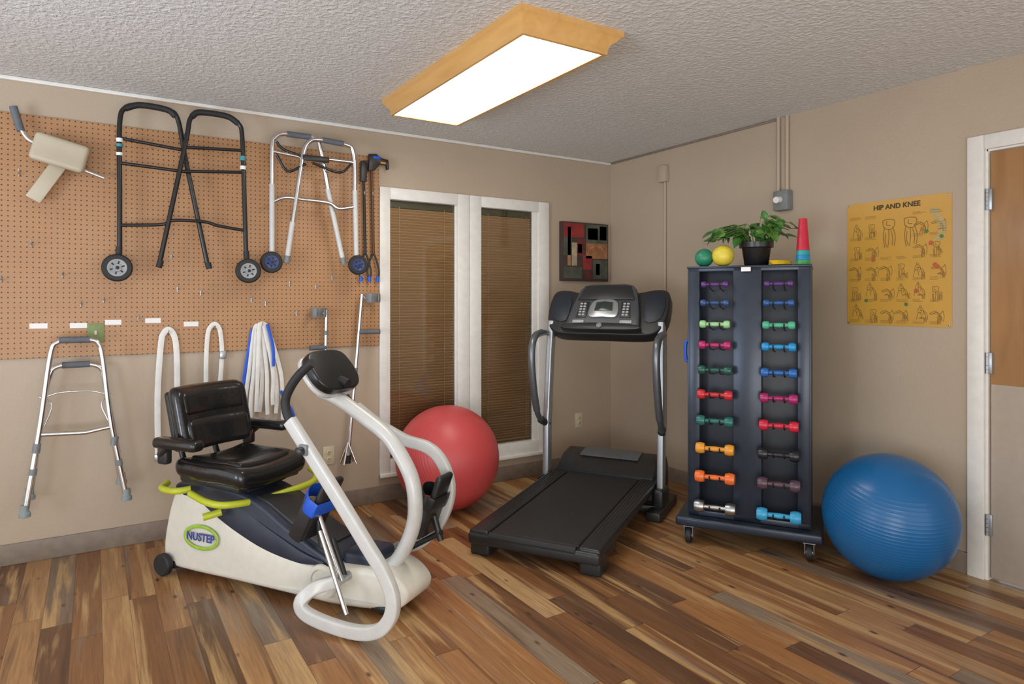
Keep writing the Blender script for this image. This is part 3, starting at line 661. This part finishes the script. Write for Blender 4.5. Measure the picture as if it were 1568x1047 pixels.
for i,z in enumerate(rows):
    for cx,C in((-.158,CL),(.158,CR)):
        t=i/9; L2=.070+.037*t; hr=.0175+.0155*t; hl=.028+.026*t; col=C[i]
        m=M('dumbbell_vinyl',col,.30 if i<9 or cx>0 else .35,1 if (i==9 and cx<0) else 0,var=.03)
        bm=bmesh.new()
        prof=[(.002,-L2),(hr*.62,-L2),(hr*.85,-L2+.002),(hr,-L2+hl*.35),(hr,-L2+hl*.65),(hr*.86,-L2+hl-.002),(.010+.003*t,-L2+hl),(.0095+.002*t,-L2+hl+.006)]
        prof=prof+[(.0115+.003*t,0)]+[(r,-h) for r,h in reversed(prof)]
        addlathe(bm,prof,'x',(0,0,0),16 if i<7 else 20)
        fin('dumbbell',bm,m,None,30,rack_to_world(cx,-.048,z+.0),(math.radians((i*17)%30),0,math.radians(-57.7)))
box('rack_label',-.024,.024,-.002,0,-.010,.012,mLab,rk,loc=(-.005,-.011,1.483))
tube('hanging_blue_handle',smoothp([(-.312,.05,1.10),(-.328,.05,1.08),(-.328,.05,1.00),(-.314,.05,.98)]),.009,mBlueStrap,rk,10)
sphere('therapy_ball',.050,M('green_rubber',(.02,.22,.12),.4),rack_to_world(-.232,.07,zt+.050))
sphere('therapy_ball',.058,M('yellow_rubber',(.75,.60,.06),.4),rack_to_world(-.130,.06,zt+.058))
pp=empty('potted_plant',rack_to_world(.035,.12,zt))
lathe('pot',[(.058,0),(.061,.004),(.075,.095),(.077,.098),(.088,.100),(.090,.128),(.084,.129),(.076,.108),(.02,.10)],mBlkM,pp,n=36)
bm=bmesh.new(); rn=random.Random(11)
def leaf(bm,base,d,up,s,mi):
    d=d.normalized(); side=d.cross(up).normalized(); n=side.cross(d).normalized()
    out=[(0,0),(.12,.34),(.35,.46),(.62,.36),(.85,.15),(1.05,0)]
    mid=[bm.verts.new(base+d*(t*s)+n*(-.16*s*t*t)) for t,_ in out]
    for sg in(-1,1):
        edge=[bm.verts.new(base+d*(t*s)+side*(w*s*sg)+n*(.10*s*(w>0)-.18*s*t*t)) for t,w in out[1:-1]]
        e=[mid[0]]+edge+[mid[-1]]
        for k in range(len(out)-1):
            vs=[mid[k],mid[k+1],e[k+1],e[k]]; vs2=[]
            for v in vs:
                if v not in vs2: vs2.append(v)
            if len(vs2)>2:
                f=bm.faces.new(vs2); f.material_index=mi
ex=Vector((.534,-.845,0)); ey=Vector((.845,.534,0))
for k in range(46):
    if k%3==0: lx=-rn.uniform(.14,.23); ly=rn.uniform(-.12,.06); hh=rn.uniform(.02,.10)
    elif k%3==1: lx=rn.uniform(.05,.18); ly=rn.uniform(-.12,.10); hh=rn.uniform(.04,.14)
    else: lx=rn.uniform(-.15,.12); ly=rn.uniform(-.14,.12); hh=rn.uniform(.03,.12)
    if k==4: lx,ly,hh=.06,-.02,.17
    tip=ex*lx+ey*ly+Vector((0,0,.10+hh)); mid=ex*lx*.45+ey*ly*.5+Vector((0,0,.12+hh))
    path=smoothp([ex*lx*.1+Vector((0,0,.10)),mid,tip],5); addtube(bm,path,.0018,5,mi=2)
    for q in range(3):
        bp_=Vector(path[min(len(path)-1,4+q*3)]); dd=(tip-mid).normalized()+Vector((rn.uniform(-.9,.9),rn.uniform(-.9,.9),rn.uniform(-.5,.4)))
        leaf(bm,bp_,dd,Vector((rn.uniform(-.5,.1),rn.uniform(-.5,.1),.8)),rn.uniform(.042,.068),rn.choice([0,0,1]))
fin('foliage',bm,[M('leaf_green',(.05,.17,.03),.35,var=.2),M('leaf_light',(.15,.33,.06),.35,var=.2),M('stem_green',(.10,.2,.04),.5)],pp,60)
yb=empty('resistance_band',rack_to_world(.165,.06,zt))
bm=bmesh.new()
for k in range(3):
    pts=[(math.cos(a)*(.062+.004*k),math.sin(a)*.03+.004*k,.006+.007*k) for a in [2*PI*j/24 for j in range(24)]]
    addtube(bm,pts,.009,8,(0,0,1),.0045,closed=True)
fin('band_loops',bm,M('yellow_band',(.80,.55,.02),.4),yb)
cn=empty('stacking_cone',rack_to_world(.268,.07,zt))
mats=[M('cone_green',(.05,.35,.10),.4),M('cone_blue',(.02,.25,.55),.4),M('cone_teal',(.03,.35,.35),.4),M('cone_red',(.55,.02,.05),.4)]
bm=bmesh.new(); z=0
for mi,h,ra,rb_ in((0,.025,.038,.036),(1,.025,.0365,.034),(2,.025,.0345,.032),(3,.165,.0335,.020)):
    addlathe(bm,[(ra,z),(ra*.96,z+.004),(rb_,z+h-.003),(rb_*.95,z+h)],'z',(0,0,0),24,mi); z+=h
fin('cones',bm,mats,cn)
# ------------------------------------------------------------------ recumbent cross trainer
ns=empty('recumbent_cross_trainer',(-3.13,-.445,0),math.radians(-56))
low=smooth2([(0.0,.05),(-.035,.14),(-.02,.28),(.01,.38),(.05,.425),(.15,.40),(.30,.325),(.45,.265),(.62,.215),(.88,.175),(1.02,.185),(1.17,.19),(1.27,.165),(1.325,.11),(1.29,.045),(1.17,.028),(.88,.030),(.45,.035),(.15,.035)],4)
def taper(x,y,z):
    f=1-.22*max(0,z-.05)/.4
    if x>1.0: f*=1-1.1*(x-1.0)
    return (x,y*f,z)
prism('lower_shell',low,-.165,.165,mShell,ns,bev=.025,seg=3,fn=taper)
upn=smooth2([(.02,.40),(.06,.445),(.18,.455),(.40,.44),(.55,.40),(.70,.32),(.85,.25),(.95,.205),(.98,.15),(.80,.14),(.5,.2),(.2,.30)],4)
prism('upper_shell',upn,-.135,.135,mNavy,ns,bev=.02,seg=3)
prism('footwell',[(.50,.42),(.58,.40),(.74,.315),(.90,.24),(.90,.20),(.74,.27),(.55,.36)],-.10,.10,mBlk,ns,bev=.006)
for s in (-1,1):
    sw_=smooth2([(.10,.385),(.25,.40),(.42,.375),(.60,.30),(.80,.225),(.93,.19),(.80,.170),(.60,.195),(.42,.245),(.25,.315)],4)
    prism('side_swoosh',sw_,s*.128,s*.158,mNavy,ns,bev=.006,fn=lambda x,y,z:(x,y*(1-.22*max(0,z-.05)/.4)*1.03,z))
    lathe('hub_cover',[(.075,-.006),(.072,.004),(.055,.006),(.05,-.002),(.02,.002)] if s>0 else [(.075,.006),(.072,-.004),(.055,-.006),(.05,.002),(.02,-.002)],mShell,ns,'y',(.93,s*.158,.115),28)
lg=empty('logo',(.225,-.1625,.205),parent=ns,rot=(math.radians(-5),0,0))
tube('logo_ring',[(math.cos(a)*.105,0,math.sin(a)*.050) for a in [2*PI*k/32 for k in range(32)]],.008,M('logo_green',(.30,.50,.05),.4),lg,8,(0,1,0),.002,closed=True)
text('logo_text','NUSTEP',.050,M('logo_blue',(.03,.06,.30),.4),lg,(0,-.003,0),(PI/2,0,0),.001,.001)
bm=bmesh.new()
for y in(-.19,.19):
    addlathe(bm,[(.025,-.018),(.045,-.018),(.052,-.011),(.052,.011),(.045,.018),(.025,.018)],'y',(.01,y,.055),28)
fin('transport_wheels',bm,mRub,ns)
tube('rear_axle',[(.01,-.2,.055),(.01,.2,.055)],.012,mSil,ns)
box('rear_bracket',-.02,.06,-.17,.17,.03,.07,mBlk,ns,bev=.01)
bm=bmesh.new()
for x,y in((1.20,-.08),(1.20,.08),(1.22,-.30)): addlathe(bm,[(.022,0),(.022,.008),(.010,.012),(.008,.04)],'z',(x,y,0),16)
fin('levelling_feet',bm,mRub,ns)
box('front_stabilizer',1.16,1.24,-.13,.13,.020,.05,mBlk,ns,bev=.01)
# seat
def backf(x,y,z):
    return (x+1.0*y*y+ (-.25)*(z-.75) , y, z)
box('seat_back',.035,.125,-.215,.215,.605,.905,mVin,ns,bev=.042,seg=5,cuts=5,fn=backf)
box('seat_back_lumbar',.080,.145,-.185,.185,.605,.755,mVin,ns,bev=.032,seg=5,cuts=4,fn=backf)
box('seat_back_headroll',.075,.135,-.185,.185,.765,.890,mVin,ns,bev=.030,seg=5,cuts=4,fn=backf)
box('seat_back_shell',.005,.05,-.20,.20,.60,.88,mBlk,ns,bev=.02,seg=3,cuts=4,fn=backf)
def seatf(x,y,z):
    return (x,y*(1-.10*abs(x-.35)), z+.9*y*y*.6-.22*max(0,x-.40)-.02*math.cos((x-.3)*6))
box('seat_cushion',.10,.535,-.225,.225,.475,.57,mVin,ns,bev=.042,seg=5,cuts=5,fn=seatf)
box('seat_pad_top',.15,.47,-.165,.165,.545,.585,mVin,ns,bev=.018,seg=4,cuts=4,fn=seatf)
box('seat_pan',.12,.50,-.20,.20,.455,.495,mBlk,ns,bev=.015,fn=seatf)
box('seat_pedestal',.16,.46,-.10,.10,.40,.47,mBlk,ns,bev=.015)
tubes('seat_back_struts',[fillet([(.02,y,.80),(.02,y,.56),(.10,y,.47),(.22,y,.455)],.06) for y in(-.10,.10)],.014,mBlk,ns)
for s in(-1,1):
    box('armrest',.075,.345,s*.275-.035,s*.275+.035,.640,.690,mVin,ns,bev=.020,seg=4,cuts=2)
    tube('armrest_support',fillet([(.06,s*.20,.62),(.08,s*.27,.60),(.14,s*.275,.645)],.03),.016,mBlk,ns)
    box('armrest_skirt',.07,.13,s*.255-.02,s*.255+.02,.56,.66,mBlk,ns,bev=.012,seg=3)
tube('seat_lever',smoothp([(.22,-.215,.425),(.36,-.245,.410),(.445,-.215,.40),(.51,-.08,.395),(.555,.08,.405),(.575,.20,.415),(.55,.26,.44),(.50,.27,.46)],6),.016,mLime,ns,12)
tube('rear_lever',smoothp([(-.01,-.15,.435),(.02,-.205,.425),(.12,-.215,.425),(.17,-.17,.43)],6),.016,mLime,ns,12)
tube('lever_knob',[(.36,-.165,.345),(.33,-.20,.335),(.31,-.225,.33)],.017,mLime,ns,12)
tube('left_lever_knob',smoothp([(.50,.20,.50),(.47,.25,.51),(.43,.27,.50)]),.014,mLime,ns,12)
arch=smoothp([(.80,0,.905),(.90,0,.872),(1.042,0,.798),(1.150,0,.735),(1.213,0,.669),(1.280,0,.560),(1.300,0,.45),(1.288,0,.35),(1.236,0,.235),(1.16,0,.14)],7)
tube('console_arch',arch,.031,mWht,ns,18,(0,1,0),.036)
def arm(path):
    tube('arm_tube',smoothp(path,7),.0265,mWht,ns,16,(0,1,0),.019,square=True)
arm([(.905,-.32,.830),(1.023,-.32,.692),(1.15,-.32,.542),(1.276,-.32,.389),(1.36,-.32,.285),(1.400,-.32,.20),(1.392,-.32,.125),(1.335,-.32,.062),(1.23,-.32,.036),(1.08,-.32,.042),(.98,-.32,.065),(.960,-.315,.105),(1.00,-.28,.15),(1.06,-.22,.165)])
arm([(.77,.30,.785),(.88,.30,.72),(.99,.29,.675),(1.085,.27,.650),(1.20,.26,.632),(1.270,.26,.585),(1.315,.26,.50),(1.318,.26,.404),(1.270,.26,.29),(1.18,.25,.19),(1.08,.22,.15)])
gp=smoothp([(.915,-.32,.815),(.885,-.32,.87),(.885,-.32,.925),(.93,-.32,.995),(.99,-.32,1.05),(1.02,-.32,1.07)],6)
tube('near_hand_grip',gp,.0185,mRub,ns,14)
gp=smoothp([(.78,.30,.775),(.715,.30,.82),(.685,.30,.87),(.69,.30,.92),(.72,.30,.965)],6)
tube('far_hand_grip',gp,.0185,mRub,ns,14)
bm=bmesh.new(); addbox(bm,.970,1.015,-.350,-.290,.70,.745,.008,2); fin('arm_clamp',bm,mGry,ns)
lathe('arm_clamp_knob',[(.018,0),(.018,-.02),(.012,-.024)],mBlk,ns,'y',(.99,-.350,.72),18)
tube('main_axle',[(1.06,-.24,.16),(1.06,.24,.16)],.018,mSil,ns)
tubes('drive_links',[[(1.08,-.21,.165),(.93,-.17,.40)],[(1.14,-.26,.06),(.975,-.22,.36)],[(1.10,.21,.165),(1.27,.17,.36)]],.010,mChr,ns)
box('pivot_housing',.98,1.15,-.09,.09,.12,.24,mNavy,ns,bev=.03,seg=3)
def pedal(x,y,z,tilt,smat):
    e=empty('pedal',(x,y,z),parent=ns,rot=(0,math.radians(tilt),0))
    box('foot_plate',-.015,.015,-.060,.060,-.15,.15,mBlk,e,bev=.013,seg=3)
    box('heel_cup',-.06,.0,-.062,.062,-.165,-.13,mBlk,e,bev=.014,seg=3)
    box('side_wall_a',-.055,.01,-.070,-.058,-.15,.05,mBlk,e,bev=.005); box('side_wall_b',-.055,.01,.058,.070,-.15,.05,mBlk,e,bev=.005)
    st=smoothp([(.018,-.072,.02),(-.03,-.076,.025),(-.075,-.03,.035),(-.078,.03,.035),(-.03,.076,.025),(.018,.072,.02),(.020,.0,.018),(.018,-.072,.02)],5)
    tube('foot_strap',st,.004,smat,e,8,(0,0,1),.034)
    tube('pedal_stem',[(.01,0,-.05),(.08,0,-.14)],.014,mBlk,e)
pedal(.93,-.16,.43,28,mBlueStrap); pedal(1.30,.17,.40,20,mBlk)
tubes('pedal_links',[[(.99,-.16,.31),(1.06,-.17,.17)],[(1.33,.17,.28),(1.14,.17,.17)]],.013,mBlk,ns)
ch=empty('display_console',(.845,0,.985),parent=ns,rot=(0,math.radians(-38),0))
ov=smooth2(mirror([(0,-.105),(.09,-.098),(.135,-.05),(.14,.03),(.11,.095),(0,.11)]),4)
yzprism('console_housing',ov,-.005,.040,mBlkM,ch,.010,3)
yzprism('console_bezel',[(a*1.05,b*1.05) for a,b in ov],-.024,-.004,mWht,ch,.004,2)
yzprism('console_screen',[(a*.82,b*.78) for a,b in ov],-.028,-.018,mLcd,ch,.002)
tube('console_neck',[(.03,0,-.055),(.055,0,-.095)],.022,mBlk,ch,16)
# ------------------------------------------------------------------ world / lights / camera
w=bpy.data.worlds.new('world'); scene.world=w; w.use_nodes=True
bg=w.node_tree.nodes['Background']; bg.inputs[0].default_value=(1,.985,.97,1); bg.inputs[1].default_value=1.45
def area(name,loc,target,sx,sy,e,col,spread=180):
    l=bpy.data.lights.new(name,'AREA'); l.shape='RECTANGLE'; l.size=sx; l.size_y=sy; l.energy=e; l.color=col; l.spread=math.radians(spread)
    o=bpy.data.objects.new(name,l); link(o); o.location=loc
    o.rotation_euler=(Vector(target)-Vector(loc)).to_track_quat('-Z','Y').to_euler(); return o
area('added_ceiling_fill',(-3.9,-5.0,.7),(-3.4,-3.6,2.44),1.8,1.8,62,(1,.98,.95))  # unseen fill lamp behind the camera, added to brighten the ceiling
area('assumed_daylight_side',(-5.9,-2.6,1.0),(-3.4,-1.2,2.44),1.0,1.2,26,(.66,.80,1.0),110)  # added unseen bluish lamp for an assumed window at left, tints the ceiling
cam=bpy.data.cameras.new('camera'); co=bpy.data.objects.new('camera',cam); link(co); scene.camera=co
co.location=(-3.564,-4.132,1.316); co.rotation_euler=(PI/2,0,math.radians(-32.3)); cam.lens=23.26; cam.shift_y=-.0399
cam.clip_start=.05
